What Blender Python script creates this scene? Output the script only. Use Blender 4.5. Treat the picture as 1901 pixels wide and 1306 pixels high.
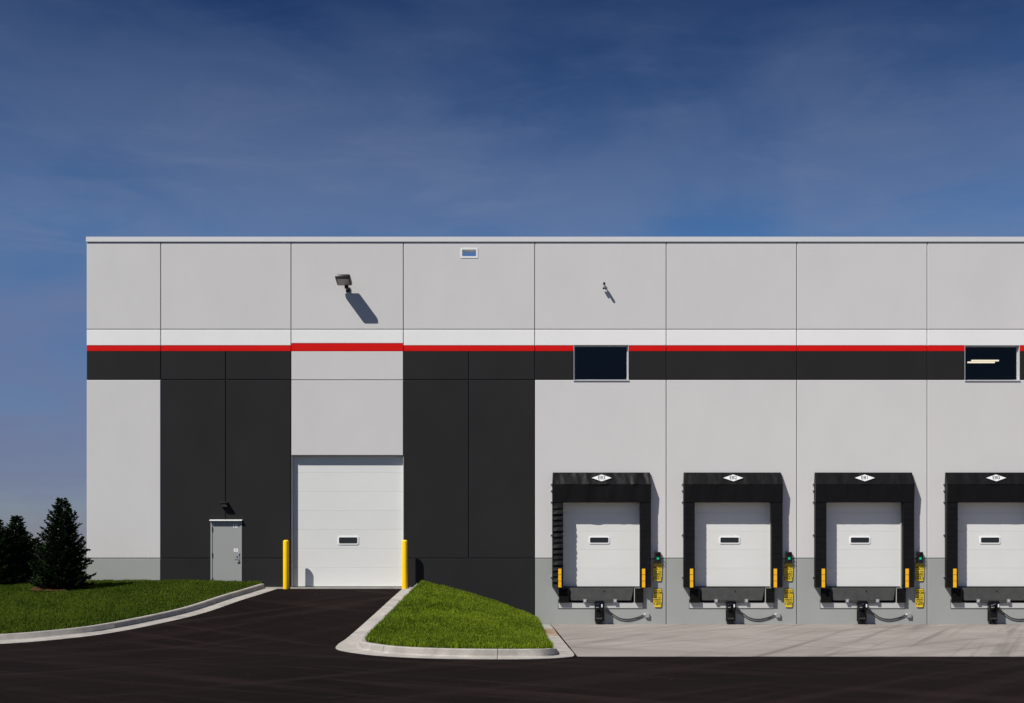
import bpy, bmesh, math, random
import numpy as np
from mathutils import Vector, Matrix, noise

random.seed(7); rng = np.random.default_rng(7)
for o in list(bpy.data.objects): bpy.data.objects.remove(o)
S = bpy.context.scene
C = S.collection
R = math.radians

# ------------------------------------------------------------------ camera, world, sun
# wall plane y=0, camera 40 m in front of it; 57 photo pixels per metre on the wall
PX, U0, VH, D, H = 57.0, 945.0, 1063.0, 40.0, 1.7
def ux(u): return (u - U0) / PX
def vz(v): return (1160.0 - v) / PX
cam = bpy.data.objects.new('camera', bpy.data.cameras.new('camera')); C.objects.link(cam)
cam.location = (0, -D, H); cam.rotation_euler = (R(90), 0, 0)
cam.data.sensor_width = 36; cam.data.lens = 36 * D * PX / 1901
cam.data.shift_x = (950.5 - U0) / 1901; cam.data.shift_y = (VH - 653.0) / 1901
cam.data.clip_end = 20000
S.camera = cam

SUN = Vector((-1.12, -1.0, 1.74)).normalized()          # towards the sun
w = bpy.data.worlds.new('World'); S.world = w; w.use_nodes = True
N = w.node_tree.nodes; L = w.node_tree.links; N.clear()
def wn(t, **k):
    n = N.new(t)
    for a, b in k.items(): setattr(n, a, b)
    return n
sky = wn('ShaderNodeTexSky', sky_type='NISHITA', sun_disc=False)
sky.sun_elevation = math.asin(SUN.z); sky.sun_rotation = math.atan2(SUN.x, SUN.y)
sky.altitude = 300; sky.air_density = 1.0; sky.dust_density = 0.7; sky.ozone_density = 2.5
gam = wn('ShaderNodeGamma'); gam.inputs[1].default_value = 1.25
L.new(sky.outputs[0], gam.inputs[0])
tc = wn('ShaderNodeTexCoord'); sep = wn('ShaderNodeSeparateXYZ'); L.new(tc.outputs['Generated'], sep.inputs[0])
def math_(op, a, b=None, clamp=False):
    n = wn('ShaderNodeMath', operation=op, use_clamp=clamp)
    for i, q in enumerate((a, b)):
        if q is None: continue
        if isinstance(q, (int, float)): n.inputs[i].default_value = q
        else: L.new(q, n.inputs[i])
    return n.outputs[0]
def cloud(rot, sc, scale, detail, dist, lo, hi, loc=(0, 0, 0), rgh=0.55):
    mp = wn('ShaderNodeMapping'); mp.inputs['Rotation'].default_value = (0, R(rot), 0); mp.inputs['Scale'].default_value = sc
    mp.inputs['Location'].default_value = loc
    L.new(tc.outputs['Generated'], mp.inputs[0])
    t = wn('ShaderNodeTexNoise'); t.inputs['Scale'].default_value = scale; t.inputs['Detail'].default_value = detail
    t.inputs['Roughness'].default_value = rgh; t.inputs['Distortion'].default_value = dist
    L.new(mp.outputs[0], t.inputs['Vector'])
    mr = wn('ShaderNodeMapRange', interpolation_type='SMOOTHSTEP'); mr.inputs['From Min'].default_value = lo; mr.inputs['From Max'].default_value = hi
    L.new(t.outputs['Fac'], mr.inputs['Value'])
    return mr.outputs[0]
c1 = cloud(9, (1.0, 1.0, 3.0), 2.6, 9, 0.35, 0.40, 0.67, (9.4, 6.6, 0.9))
c2 = cloud(6, (1.0, 1.0, 4.2), 5.5, 10, 0.9, 0.45, 0.78, (0.2, 1.7, 0.1), 0.62)
cf = math_('MULTIPLY', math_('ADD', math_('MULTIPLY', c1, 0.70), math_('MULTIPLY', c2, 0.40)), 0.80, True)
mix = wn('ShaderNodeMix', data_type='RGBA'); mix.inputs[7].default_value = (5.0, 5.2, 7.2, 1)
L.new(cf, mix.inputs[0]); L.new(gam.outputs[0], mix.inputs[6])
pol = wn('ShaderNodeValToRGB'); L.new(sep.outputs[2], pol.inputs[0])          # deep, polarised blue aloft; dull haze low down
ev = [(0.0, (.60, .57, .72)), (0.10, (.60, .60, .76)), (0.26, (.58, .77, .95)), (0.42, (.19, .32, .51)), (1.0, (.19, .32, .51))]
while len(pol.color_ramp.elements) < len(ev): pol.color_ramp.elements.new(0.5)
for e_, (p_, c_) in zip(pol.color_ramp.elements, ev): e_.position = p_; e_.color = (*c_, 1)
ml = wn('ShaderNodeMix', data_type='RGBA', blend_type='MULTIPLY'); ml.inputs[0].default_value = 1.0
L.new(mix.outputs[2], ml.inputs[6]); L.new(pol.outputs[0], ml.inputs[7])
bg = wn('ShaderNodeBackground'); bg.inputs[1].default_value = 0.05
L.new(ml.outputs[2], bg.inputs[0])
wo = wn('ShaderNodeOutputWorld'); L.new(bg.outputs[0], wo.inputs[0])

sl = bpy.data.lights.new('sun', 'SUN'); sl.energy = 5.0; sl.angle = R(0.53); sl.color = (1.0, 0.965, 0.91)
so = bpy.data.objects.new('sun', sl); C.objects.link(so); so.location = SUN * 60
so.rotation_euler = (-SUN).to_track_quat('-Z', 'Y').to_euler()
S.view_settings.view_transform = 'Standard'; S.view_settings.look = 'None'
S.view_settings.exposure = 0.10; S.view_settings.gamma = 1.0; S.view_settings.use_curve_mapping = False

# ------------------------------------------------------------------ materials
M = {}
def mat(name, col, rough=0.6, var=0.06, vs=1.2, bump=0.0, bs=60.0, metal=0.0, spec=0.4, rnd=0.0, stretch=(1, 1, 1), coat=0.0):
    m = bpy.data.materials.new(name); m.use_nodes = True
    nt = m.node_tree; n = nt.nodes; l = nt.links; p = n['Principled BSDF']
    p.inputs['Roughness'].default_value = rough; p.inputs['Metallic'].default_value = metal
    p.inputs['Specular IOR Level'].default_value = spec; p.inputs['Coat Weight'].default_value = coat
    tcn = n.new('ShaderNodeTexCoord'); oi = n.new('ShaderNodeObjectInfo')
    ad = n.new('ShaderNodeVectorMath'); ad.operation = 'MULTIPLY_ADD'
    ad.inputs[1].default_value = stretch
    sc = n.new('ShaderNodeVectorMath'); sc.operation = 'SCALE'; sc.inputs[0].default_value = (31, 17, 23)
    l.new(oi.outputs['Random'], sc.inputs['Scale']); l.new(tcn.outputs['Object'], ad.inputs[0]); l.new(sc.outputs[0], ad.inputs[2])
    nz = n.new('ShaderNodeTexNoise'); nz.inputs['Scale'].default_value = vs; nz.inputs['Detail'].default_value = 7
    nz.inputs['Roughness'].default_value = 0.62
    l.new(ad.outputs[0], nz.inputs['Vector'])
    mr = n.new('ShaderNodeMapRange'); mr.inputs['From Min'].default_value = 0.28; mr.inputs['From Max'].default_value = 0.72
    mr.inputs['To Min'].default_value = 1 - var; mr.inputs['To Max'].default_value = 1 + var
    l.new(nz.outputs['Fac'], mr.inputs['Value'])
    v = mr.outputs[0]
    if rnd:
        r2 = n.new('ShaderNodeMapRange'); r2.inputs['To Min'].default_value = 1 - rnd; r2.inputs['To Max'].default_value = 1 + rnd
        l.new(oi.outputs['Random'], r2.inputs['Value'])
        mu = n.new('ShaderNodeMath'); mu.operation = 'MULTIPLY'; l.new(v, mu.inputs[0]); l.new(r2.outputs[0], mu.inputs[1]); v = mu.outputs[0]
    cm = n.new('ShaderNodeVectorMath'); cm.operation = 'SCALE'; cm.inputs[0].default_value = col[:3]
    l.new(v, cm.inputs['Scale']); l.new(cm.outputs[0], p.inputs['Base Color'])
    if bump:
        b = n.new('ShaderNodeBump'); b.inputs['Strength'].default_value = bump; b.inputs['Distance'].default_value = 0.02
        n2 = n.new('ShaderNodeTexNoise'); n2.inputs['Scale'].default_value = bs; n2.inputs['Detail'].default_value = 5
        l.new(ad.outputs[0], n2.inputs['Vector']); l.new(n2.outputs['Fac'], b.inputs['Height']); l.new(b.outputs[0], p.inputs['Normal'])
    M[name] = m
    return m
PAINT = dict(rough=0.75, var=0.028, vs=0.7, bump=0.10, bs=30, rnd=0.016, spec=0.06, stretch=(1, 1, 0.6))
mat('light_grey_paint', (0.610, 0.597, 0.582), **PAINT)
mat('white_paint', (0.81, 0.80, 0.785), **PAINT)
mat('red_paint', (0.64, 0.009, 0.008), **PAINT)
mat('charcoal_paint', (0.0235, 0.0225, 0.023), **{**PAINT, 'rough': 0.7, 'var': .09})
mat('mid_grey_paint', (0.335, 0.345, 0.325), **{**PAINT, 'var': 0.05})
mat('joint_sealant', (0.10, 0.10, 0.10), 0.8)
mat('coping_metal', (0.66, 0.655, 0.655), 0.45, 0.02)
mat('door_white', (0.70, 0.70, 0.67), 0.5, 0.025, 0.8, 0.06, 90, rnd=0.012, spec=0.35)
mat('man_door_grey', (0.32, 0.325, 0.31), 0.5, 0.02)
mat('frame_grey', (0.50, 0.50, 0.48), 0.45, 0.03)
mat('aluminium', (0.62, 0.62, 0.63), 0.4, 0.02, metal=0.15)
mat('rubber_black', (0.006, 0.006, 0.006), 0.75, 0.3, 6, 0.3, 25, spec=0.1)
mat('vinyl_black', (0.0048, 0.0043, 0.0044), 0.5, 0.25, 3, 0.6, 4.5, spec=0.2, stretch=(1.3, 1.3, 0.55))
mat('gloss_black', (0.0035, 0.0035, 0.004), 0.18, 0.2, 8, 0.25, 9, spec=0.35)
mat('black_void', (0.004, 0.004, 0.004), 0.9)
mat('lip_steel', (0.060, 0.060, 0.057), 0.55, 0.2, 5, 0.15, 30, spec=0.3)
mat('dark_steel', (0.035, 0.035, 0.036), 0.5, 0.2, 8)
mat('galvanised', (0.45, 0.46, 0.47), 0.4, 0.1, 9, metal=0.5)
mat('bollard_yellow', (0.95, 0.58, 0.002), 0.5, 0.05, 4, spec=0.2)
mat('guide_yellow', (0.90, 0.47, 0.004), 0.5, 0.06, 8)
mat('sign_yellow', (0.74, 0.52, 0.015), 0.45, 0.04)
mat('text_black', (0.012, 0.011, 0.010), 0.6, 0.02)
mat('sign_white', (0.80, 0.80, 0.79), 0.5, 0.02)
mat('sticker_red', (0.45, 0.05, 0.05), 0.5, 0.02)
mat('bronze', (0.012, 0.011, 0.010), 0.4, 0.1, 9, spec=0.5)
mat('lens_grey', (0.33, 0.30, 0.29), 0.25, 0.05)
mat('red_lens', (0.07, 0.006, 0.01), 0.25, 0.05)
mat('kerb_concrete', (0.355, 0.330, 0.297), 0.85, 0.26, 2.2, 0.25, 45, spec=0.2, rnd=0.05)
mat('stained_concrete', (0.30, 0.215, 0.15), 0.9, 0.5, 2.5, 0.25, 45, spec=0.1)
mat('soil', (0.045, 0.055, 0.012), 0.95, 0.3, 3, 0.4, 20, spec=0.1)
mat('mulch', (0.085, 0.035, 0.018), 0.95, 0.5, 14, 0.8, 40, spec=0.1)
mat('bark', (0.05, 0.035, 0.025), 0.9, 0.3, 10, 0.6, 30)
mat('roof_membrane', (0.35, 0.35, 0.34), 0.8)
mat('interior_paint', (0.10, 0.10, 0.10), 0.85)
mat('far_ground', (0.05, 0.07, 0.025), 0.95, 0.3, 0.02)

def glass(name, tint):
    m = bpy.data.materials.new(name); m.use_nodes = True; p = m.node_tree.nodes['Principled BSDF']
    p.inputs['Base Color'].default_value = (*tint, 1); p.inputs['Transmission Weight'].default_value = 1
    p.inputs['Roughness'].default_value = 0.0; p.inputs['IOR'].default_value = 1.30; M[name] = m
glass('window_glass', (0.55, 0.62, 0.68))
def emit(name, col, st):
    m = bpy.data.materials.new(name); m.use_nodes = True; p = m.node_tree.nodes['Principled BSDF']
    p.inputs['Base Color'].default_value = (*col, 1); p.inputs['Emission Color'].default_value = (*col, 1)
    p.inputs['Emission Strength'].default_value = st; M[name] = m
emit('green_lit', (0.01, 0.50, 0.20), 0.6)
emit('tube_lit', (1.0, 0.80, 0.55), 1.6)

def custom(name, rough, build):
    m = bpy.data.materials.new(name); m.use_nodes = True; nt = m.node_tree; p = nt.nodes['Principled BSDF']
    p.inputs['Roughness'].default_value = rough; p.inputs['Specular IOR Level'].default_value = 0.03
    def nd(t, **k):
        n = nt.nodes.new(t)
        for a, b in k.items(): setattr(n, a, b)
        return n
    g = nd('ShaderNodeNewGeometry')
    def nz(scale, mapsc=(1, 1, 1), detail=6, dist=0.0, lo=0.3, hi=0.7, tmin=0.0, tmax=1.0, rot=0, rgh=0.55):
        mp = nd('ShaderNodeMapping', vector_type='TEXTURE'); mp.inputs['Scale'].default_value = tuple(1 / q for q in mapsc); mp.inputs['Rotation'].default_value = (0, 0, R(rot))
        nt.links.new(g.outputs['Position'], mp.inputs[0])
        t = nd('ShaderNodeTexNoise'); t.inputs['Scale'].default_value = scale; t.inputs['Detail'].default_value = detail
        t.inputs['Distortion'].default_value = dist; t.inputs['Roughness'].default_value = rgh
        nt.links.new(mp.outputs[0], t.inputs['Vector'])
        r = nd('ShaderNodeMapRange'); r.inputs['From Min'].default_value = lo; r.inputs['From Max'].default_value = hi
        r.inputs['To Min'].default_value = tmin; r.inputs['To Max'].default_value = tmax
        nt.links.new(t.outputs['Fac'], r.inputs['Value']); return r.outputs[0]
    def mixc(f, a, b):
        x = nd('ShaderNodeMix', data_type='RGBA')
        for i, q in ((0, f), (6, a), (7, b)):
            if isinstance(q, tuple): x.inputs[i].default_value = (*q, 1)
            elif isinstance(q, (int, float)): x.inputs[i].default_value = q
            else: nt.links.new(q, x.inputs[i])
        return x.outputs[2]
    def mul(a, b):
        x = nd('ShaderNodeMath', operation='MULTIPLY')
        for i, q in enumerate((a, b)):
            if isinstance(q, (int, float)): x.inputs[i].default_value = q
            else: nt.links.new(q, x.inputs[i])
        return x.outputs[0]
    def bump(h, st, dist=0.01):
        b = nd('ShaderNodeBump'); b.inputs['Strength'].default_value = st; b.inputs['Distance'].default_value = dist
        nt.links.new(h, b.inputs['Height']); nt.links.new(b.outputs[0], p.inputs['Normal'])
    col = build(nz, mixc, mul, bump)
    nt.links.new(col, p.inputs['Base Color']); M[name] = m

def asphalt(nz, mixc, mul, bump):
    c = mixc(nz(0.20, (1, .5, 1), 5), (0.0055, 0.0037, 0.0035), (0.0098, 0.0064, 0.0060))
    c = mixc(mul(nz(1.0, (0.07, 1.5, 1), 7, 0.9, 0.50, 0.76, rot=52), 0.60), c, (0.026, 0.0175, 0.0155))       # scuffed tyre sweeps
    c = mixc(mul(nz(0.8, (0.10, 1.3, 1), 7, 1.3, 0.52, 0.74, rot=-38), 0.55), c, (0.028, 0.019, 0.0165))
    c = mixc(mul(nz(1.0, (0.06, 0.9, 1), 6, 0.7, 0.50, 0.75, rot=24), 0.55), c, (0.0058, 0.0045, 0.0044))
    c = mixc(mul(nz(45, (1, 1, 1), 3, 0, 0.45, 0.8), 0.5), c, (0.024, 0.017, 0.015))                      # aggregate
    c = mixc(nz(13, (1, 1, 1), 2, 0, 0.765, 0.775), c, (0.20, 0.19, 0.18))                                  # stray pale chips
    bump(nz(90), 0.35, 0.006); return c
custom('asphalt', 1.0, asphalt)
def concrete(nz, mixc, mul, bump):
    c = mixc(nz(0.4, (1, .6, 1), 6), (0.245, 0.216, 0.193), (0.325, 0.294, 0.268))
    c = mixc(mul(nz(1.0, (0.06, 1.9, 1), 7, 0.6, 0.50, 0.72, rot=48), 0.60), c, (0.150, 0.132, 0.120))          # tyre marks of turning trucks
    c = mixc(mul(nz(1.0, (0.05, 2.6, 1), 6, 0.4, 0.53, 0.70, rot=66), 0.70), c, (0.125, 0.110, 0.101))
    c = mixc(mul(nz(1.0, (0.07, 1.6, 1), 6, 0.5, 0.54, 0.72, rot=-40), 0.50), c, (0.14, 0.123, 0.113))
    c = mixc(mul(nz(2.5, (1, 1, 1), 4, 0, 0.64, 0.72), 0.6), c, (0.12, 0.105, 0.098))
    bump(nz(40), 0.25, 0.006); return c
custom('apron_concrete', 1.0, concrete)

def leafmat(name, c0, c1, transl, rough):
    m = bpy.data.materials.new(name); m.use_nodes = True; nt = m.node_tree; p = nt.nodes['Principled BSDF']
    a = nt.nodes.new('ShaderNodeAttribute'); a.attribute_name = 'tone'
    x = nt.nodes.new('ShaderNodeMix'); x.data_type = 'RGBA'; x.inputs[6].default_value = (*c0, 1); x.inputs[7].default_value = (*c1, 1)
    nt.links.new(a.outputs['Fac'], x.inputs[0]); nt.links.new(x.outputs[2], p.inputs['Base Color'])
    p.inputs['Roughness'].default_value = rough; p.inputs['Specular IOR Level'].default_value = 0.12
    if transl:
        t = nt.nodes.new('ShaderNodeBsdfTranslucent'); nt.links.new(x.outputs[2], t.inputs[0])
        s = nt.nodes.new('ShaderNodeMixShader'); s.inputs[0].default_value = transl
        nt.links.new(p.outputs[0], s.inputs[1]); nt.links.new(t.outputs[0], s.inputs[2])
        nt.links.new(s.outputs[0], nt.nodes['Material Output'].inputs[0])
    M[name] = m
leafmat('grass_blade', (0.045, 0.085, 0.002), (0.240, 0.325, 0.018), 0.30, 0.6)
leafmat('dimmed_lawn_blade', (0.026, 0.055, 0.002), (0.125, 0.175, 0.012), 0.30, 0.6)  # same grass as the mound, with edge vignetting darkened into its colour
leafmat('spruce_needle', (0.007, 0.016, 0.005), (0.030, 0.055, 0.016), 0.10, 0.7)

# ------------------------------------------------------------------ mesh helpers
class MB:
    def __init__(s): s.v = []; s.f = []
    def add(s, vs, fs):
        k = len(s.v); s.v += [tuple(q) for q in vs]; s.f += [tuple(i + k for i in f) for f in fs]; return s
    def box(s, x0, x1, y0, y1, z0, z1, c=0.0):
        if c:
            bm = bmesh.new(); bmesh.ops.create_cube(bm, size=1)
            for q in bm.verts: q.co = Vector(((x0 + x1) / 2 + q.co.x * (x1 - x0), (y0 + y1) / 2 + q.co.y * (y1 - y0), (z0 + z1) / 2 + q.co.z * (z1 - z0)))
            bmesh.ops.bevel(bm, geom=bm.edges[:], offset=c, segments=2, profile=0.5, affect='EDGES')
            bm.verts.index_update(); s.add([q.co for q in bm.verts], [[q.index for q in f.verts] for f in bm.faces]); bm.free(); return s
        v = [(x, y, z) for x in (x0, x1) for y in (y0, y1) for z in (z0, z1)]
        return s.add(v, [(0, 1, 3, 2), (4, 6, 7, 5), (0, 4, 5, 1), (2, 3, 7, 6), (0, 2, 6, 4), (1, 5, 7, 3)])
    def prism_y(s, poly, y0, y1):      # poly in (x,z), extruded along y
        n = len(poly); v = [(x, y0, z) for x, z in poly] + [(x, y1, z) for x, z in poly]
        return s.add(v, [tuple(range(n)), tuple(range(2 * n - 1, n - 1, -1))] + [(i, i + n, (i + 1) % n + n, (i + 1) % n) for i in range(n)])
    def prism_x(s, poly, x0, x1):      # poly in (y,z), extruded along x
        n = len(poly); v = [(x0, y, z) for y, z in poly] + [(x1, y, z) for y, z in poly]
        return s.add(v, [tuple(range(n)), tuple(range(2 * n - 1, n - 1, -1))] + [(i, i + n, (i + 1) % n + n, (i + 1) % n) for i in range(n)])
    def tube(s, pts, r, n=8, cap=True):
        pts = [Vector(p) for p in pts]; k = len(s.v); rs = r if isinstance(r, (list, tuple)) else [r] * len(pts)
        for i, p in enumerate(pts):
            d = (pts[min(i + 1, len(pts) - 1)] - pts[max(i - 1, 0)]).normalized()
            a = d.orthogonal().normalized() if i == 0 else (a - d * a.dot(d)).normalized()
            b = d.cross(a)
            for j in range(n):
                t = 2 * math.pi * j / n; s.v.append(tuple(p + (a * math.cos(t) + b * math.sin(t)) * rs[i]))
        for i in range(len(pts) - 1):
            for j in range(n):
                s.f.append((k + i * n + j, k + i * n + (j + 1) % n, k + (i + 1) * n + (j + 1) % n, k + (i + 1) * n + j))
        if cap: s.f.append(tuple(range(k + n - 1, k - 1, -1))); e = k + (len(pts) - 1) * n; s.f.append(tuple(range(e, e + n)))
        return s
    def mesh(s, name, m, smooth=False):
        me = bpy.data.meshes.new(name); me.from_pydata(s.v, [], s.f); me.materials.append(M[m] if isinstance(m, str) else m)
        bm = bmesh.new(); bm.from_mesh(me); bmesh.ops.recalc_face_normals(bm, faces=bm.faces[:]); bm.to_mesh(me); bm.free()
        if smooth: me.polygons.foreach_set('use_smooth', [True] * len(me.polygons)); me.set_sharp_from_angle(angle=R(40))
        return me
    def build(s, name, m, parent=None, smooth=False, loc=(0, 0, 0)):
        return link(name, s.mesh(name, m, smooth), parent, loc)
def link(name, me, parent=None, loc=(0, 0, 0)):
    o = bpy.data.objects.new(name, me); C.objects.link(o); o.location = loc
    if parent: o.parent = parent
    return o
def tag(o, label=None, cat=None, group=None, kind=None):
    if label: o['label'] = label
    if cat: o['category'] = cat
    if group: o['group'] = group
    if kind: o['kind'] = kind
    return o
def thing(name, loc, label, cat, group=None):
    return tag(link(name, None, None, loc), label, cat, group)
def copy_tree(o, parent=None):
    c = o.copy(); C.objects.link(c); c.parent = parent
    for ch in o.children: copy_tree(ch, c)
    return c
def np_mesh(name, v, f, m, smooth=False, tone=None):
    me = bpy.data.meshes.new(name); v = np.asarray(v, dtype=np.float32); f = np.asarray(f, dtype=np.int32); k = f.shape[1]
    me.vertices.add(len(v)); me.vertices.foreach_set('co', v.ravel())
    me.loops.add(f.size); me.loops.foreach_set('vertex_index', f.ravel())
    me.polygons.add(len(f)); me.polygons.foreach_set('loop_start', np.arange(0, f.size, k, dtype=np.int32))
    me.polygons.foreach_set('loop_total', np.full(len(f), k, dtype=np.int32))
    me.update(calc_edges=True); me.materials.append(M[m])
    if tone is not None:
        at = me.attributes.new('tone', 'FLOAT', 'POINT'); at.data.foreach_set('value', np.asarray(tone, dtype=np.float32))
    if smooth: me.polygons.foreach_set('use_smooth', np.ones(len(f), dtype=bool))
    return me
_tx = {}
def text_mesh(body, size, m, bold=0.0, mirror=False):
    key = (body, size, m, bold, mirror)
    if key in _tx: return _tx[key]
    cu = bpy.data.curves.new('lettering', 'FONT'); cu.body = body; cu.size = size; cu.align_x = 'CENTER'; cu.align_y = 'CENTER'
    cu.offset = bold * size; cu.resolution_u = 3
    o = bpy.data.objects.new('lettering', cu); C.objects.link(o)
    dg = bpy.context.evaluated_depsgraph_get(); me = bpy.data.meshes.new_from_object(o.evaluated_get(dg))
    bpy.data.objects.remove(o)
    for q in me.vertices: q.co = ((-q.co.x if mirror else q.co.x), 0.0, q.co.y)
    me.materials.clear(); me.materials.append(M[m]); me.name = 'lettering'; _tx[key] = me
    return me
def panel(x0, x1, z0, z1, y0, y1, holes=(), c=0.012):
    """slab from y0 (front) to y1 with rectangular holes and a chamfered outer edge"""
    holes = [h for h in holes if h[0] < x1 - 1e-4 and h[1] > x0 + 1e-4 and h[2] < z1 - 1e-4 and h[3] > z0 + 1e-4]
    xs = sorted({x0, x1} | {min(max(h[i], x0), x1) for h in holes for i in (0, 1)})
    zs = sorted({z0, z1} | {min(max(h[i], z0), z1) for h in holes for i in (2, 3)})
    fill = lambda i, j: 0 <= i < len(xs) - 1 and 0 <= j < len(zs) - 1 and not any(
        h[0] < (xs[i] + xs[i + 1]) / 2 < h[1] and h[2] < (zs[j] + zs[j + 1]) / 2 < h[3] for h in holes)
    b = MB(); fx = lambda x: x0 + c if x == x0 else x1 - c if x == x1 else x
    fz = lambda z: z0 + c if z == z0 else z1 - c if z == z1 else z
    for i in range(len(xs) - 1):
        for j in range(len(zs) - 1):
            if not fill(i, j): continue
            q = [(xs[i], zs[j]), (xs[i + 1], zs[j]), (xs[i + 1], zs[j + 1]), (xs[i], zs[j + 1])]
            b.add([(fx(x), y0, fz(z)) for x, z in q], [(0, 1, 2, 3)])
            for k, (di, dj) in enumerate(((0, -1), (1, 0), (0, 1), (-1, 0))):
                if fill(i + di, j + dj): continue
                (xa, za), (xb, zb) = q[k], q[(k + 1) % 4]
                b.add([(fx(xa), y0, fz(za)), (fx(xb), y0, fz(zb)), (xb, y0 + c, zb), (xa, y0 + c, za)], [(0, 3, 2, 1)])
                b.add([(xa, y0 + c, za), (xb, y0 + c, zb), (xb, y1, zb), (xa, y1, za)], [(0, 3, 2, 1)])
    return b
def raw(b, name, m, parent):           # link without recalculating normals
    me = bpy.data.meshes.new(name); me.from_pydata(b.v, [], b.f); me.materials.append(M[m]); return link(name, me, parent)

# ------------------------------------------------------------------ the ground
def zr(t):                              # ramp profile: 1.21 m at the wall, down 10 % to the lot
    s = (12.1 - t) * 0.1
    return 0.03 * np.log1p(np.exp(np.clip(s / 0.03, -40, 60)))
def zrf(t): return float(zr(np.float64(t)))
def catmull(P, per):
    P = np.asarray(P, float); Q = np.vstack([2 * P[0] - P[1], P, 2 * P[-1] - P[-2]]); out = []
    for i in range(1, len(Q) - 2):
        for k in range(per):
            s = k / per; a, b, c, d = Q[i - 1], Q[i], Q[i + 1], Q[i + 2]
            out.append(0.5 * (2 * b + (c - a) * s + (2 * a - 5 * b + 4 * c - d) * s * s + (3 * b - a - 3 * c + d) * s ** 3))
    out.append(P[-1]); return np.array(out)

fg = MB(); fg.add([(-6000, -6000, -0.6), (6000, -6000, -0.6), (6000, 6000, -0.6), (-6000, 6000, -0.6)], [(0, 1, 2, 3)])
tag(fg.build('ground', 'far_ground'), 'flat green land reaching the horizon', kind='structure')

# kerb paths: (x, t) with t = metres in front of the wall
outL = catmull([(-7.46, .42), (-7.72, 2), (-8.0, 3.6), (-8.36, 6.2), (-8.92, 8.1), (-9.75, 9.98), (-10.7, 11.04), (-11.8, 11.72), (-13.4, 12.2), (-16, 12.5), (-22, 12.6), (-60, 12.6)], 6)
dl = np.gradient(outL, axis=0); dl /= np.linalg.norm(dl, axis=1)[:, None]
inL = outL + np.stack([-dl[:, 1], dl[:, 0]], 1) * 0.58
pin = [(-2.86, .42), (-2.98, 3), (-3.07, 6), (-3.18, 9), (-3.25, 11), (-3.25, 12.0), (-3.12, 12.9), (-2.86, 13.5), (-2.34, 14.4), (-1.71, 14.95), (-1.03, 15.25), (-.1, 15.4), (.5, 15.36), (.80, 15.05), (.90, 14.4), (.92, 12), (.92, 6), (.92, .04)]
pout = [(-3.43, .42), (-3.54, 3), (-3.65, 6), (-3.77, 9), (-3.86, 10.9), (-3.93, 11.75), (-3.84, 12.75), (-3.48, 13.75), (-2.75, 14.9), (-1.88, 15.6), (-1.08, 15.9), (-.1, 16.0), (.58, 15.9), (1.08, 15.55), (1.33, 14.9), (1.34, 12), (1.33, 6), (1.32, .04)]
hk = [.17] * 13 + [.16, .12, .035, .02, .02]
inI, outI = catmull(pin, 6), catmull(pout, 6)
hI = np.interp(np.arange(len(inI)) / 6, np.arange(len(hk)), hk)
ib = np.array([zrf(p[1]) if i / 6 <= 9 else 0.0 for i, p in enumerate(inI)]); ob = np.array([zrf(p[1]) if i / 6 <= 9 else 0.0 for i, p in enumerate(outI)])
PROF = [(0, -.25, 0), (0, -.012, 1), (.025, 0, 1), (.19, 0, 1), (.225, -.02, 1), (.238, .04, 0), (.275, .018, 0), (.36, .014, 0), (1, .008, 0), (1, -.25, 0)]
def kerb_sections(root, pi, po, zi, zo, hh, cuts, stain=None):
    seg = np.r_[0, np.cumsum(np.linalg.norm(np.diff((pi + po) / 2, axis=0), axis=1))]
    for a, b in zip(cuts[:-1], cuts[1:]):
        st = [a + .006] + [s for s in seg if a + .1 < s < b - .1] + [b - .006]
        m = MB(); n = len(PROF)
        for s in st:
            I = lambda arr: np.array([np.interp(s, seg, arr[:, k]) for k in (0, 1)])
            a0, a1 = I(pi), I(po); h = np.interp(s, seg, hh); z0 = np.interp(s, seg, zi); z1 = np.interp(s, seg, zo)
            for q, dz, top in PROF:
                p = a0 * (1 - q) + a1 * q; m.v.append((p[0], -p[1], z0 * (1 - q) + z1 * q + (h if top else 0) + (dz if h > .1 or not top else dz * h / .17)))
        for i in range(len(st) - 1):
            for j in range(n): m.f.append((i * n + j, i * n + (j + 1) % n, (i + 1) * n + (j + 1) % n, (i + 1) * n + j))
        e = (len(st) - 1) * n; m.f += [tuple(range(n)), tuple(range(e, e + n))]
        m.build('kerb_section', 'stained_concrete' if stain and stain[0] < (a + b) / 2 < stain[1] else 'kerb_concrete', root, True)
    return seg
kl = tag(link('lawn_kerb', None), 'concrete kerb and gutter curving along the front lawn', kind='structure')
segL = np.r_[0, np.cumsum(np.linalg.norm(np.diff((inL + outL) / 2, axis=0), axis=1))]
kerb_sections(kl, inL, outL, zr(inL[:, 1]), zr(outL[:, 1]), np.full(len(inL), .16), [0, 3.0, 6.1, 9.2, 12.3, 15.4, 18.5, segL[-1]])
ki = tag(link('island_kerb', None), 'pale concrete kerb and gutter around the grass mound', kind='structure')
segI = np.r_[0, np.cumsum(np.linalg.norm(np.diff((inI + outI) / 2, axis=0), axis=1))]
kerb_sections(ki, inI, outI, ib, ob, hI, [0, 3.9, 7.8, 11.5, 14.1, 17.1, 19.6, 21.0, 24.5, 26.6, 28.6, 29.4, 30.6, segI[-1]], (26.7, 30.5))

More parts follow.
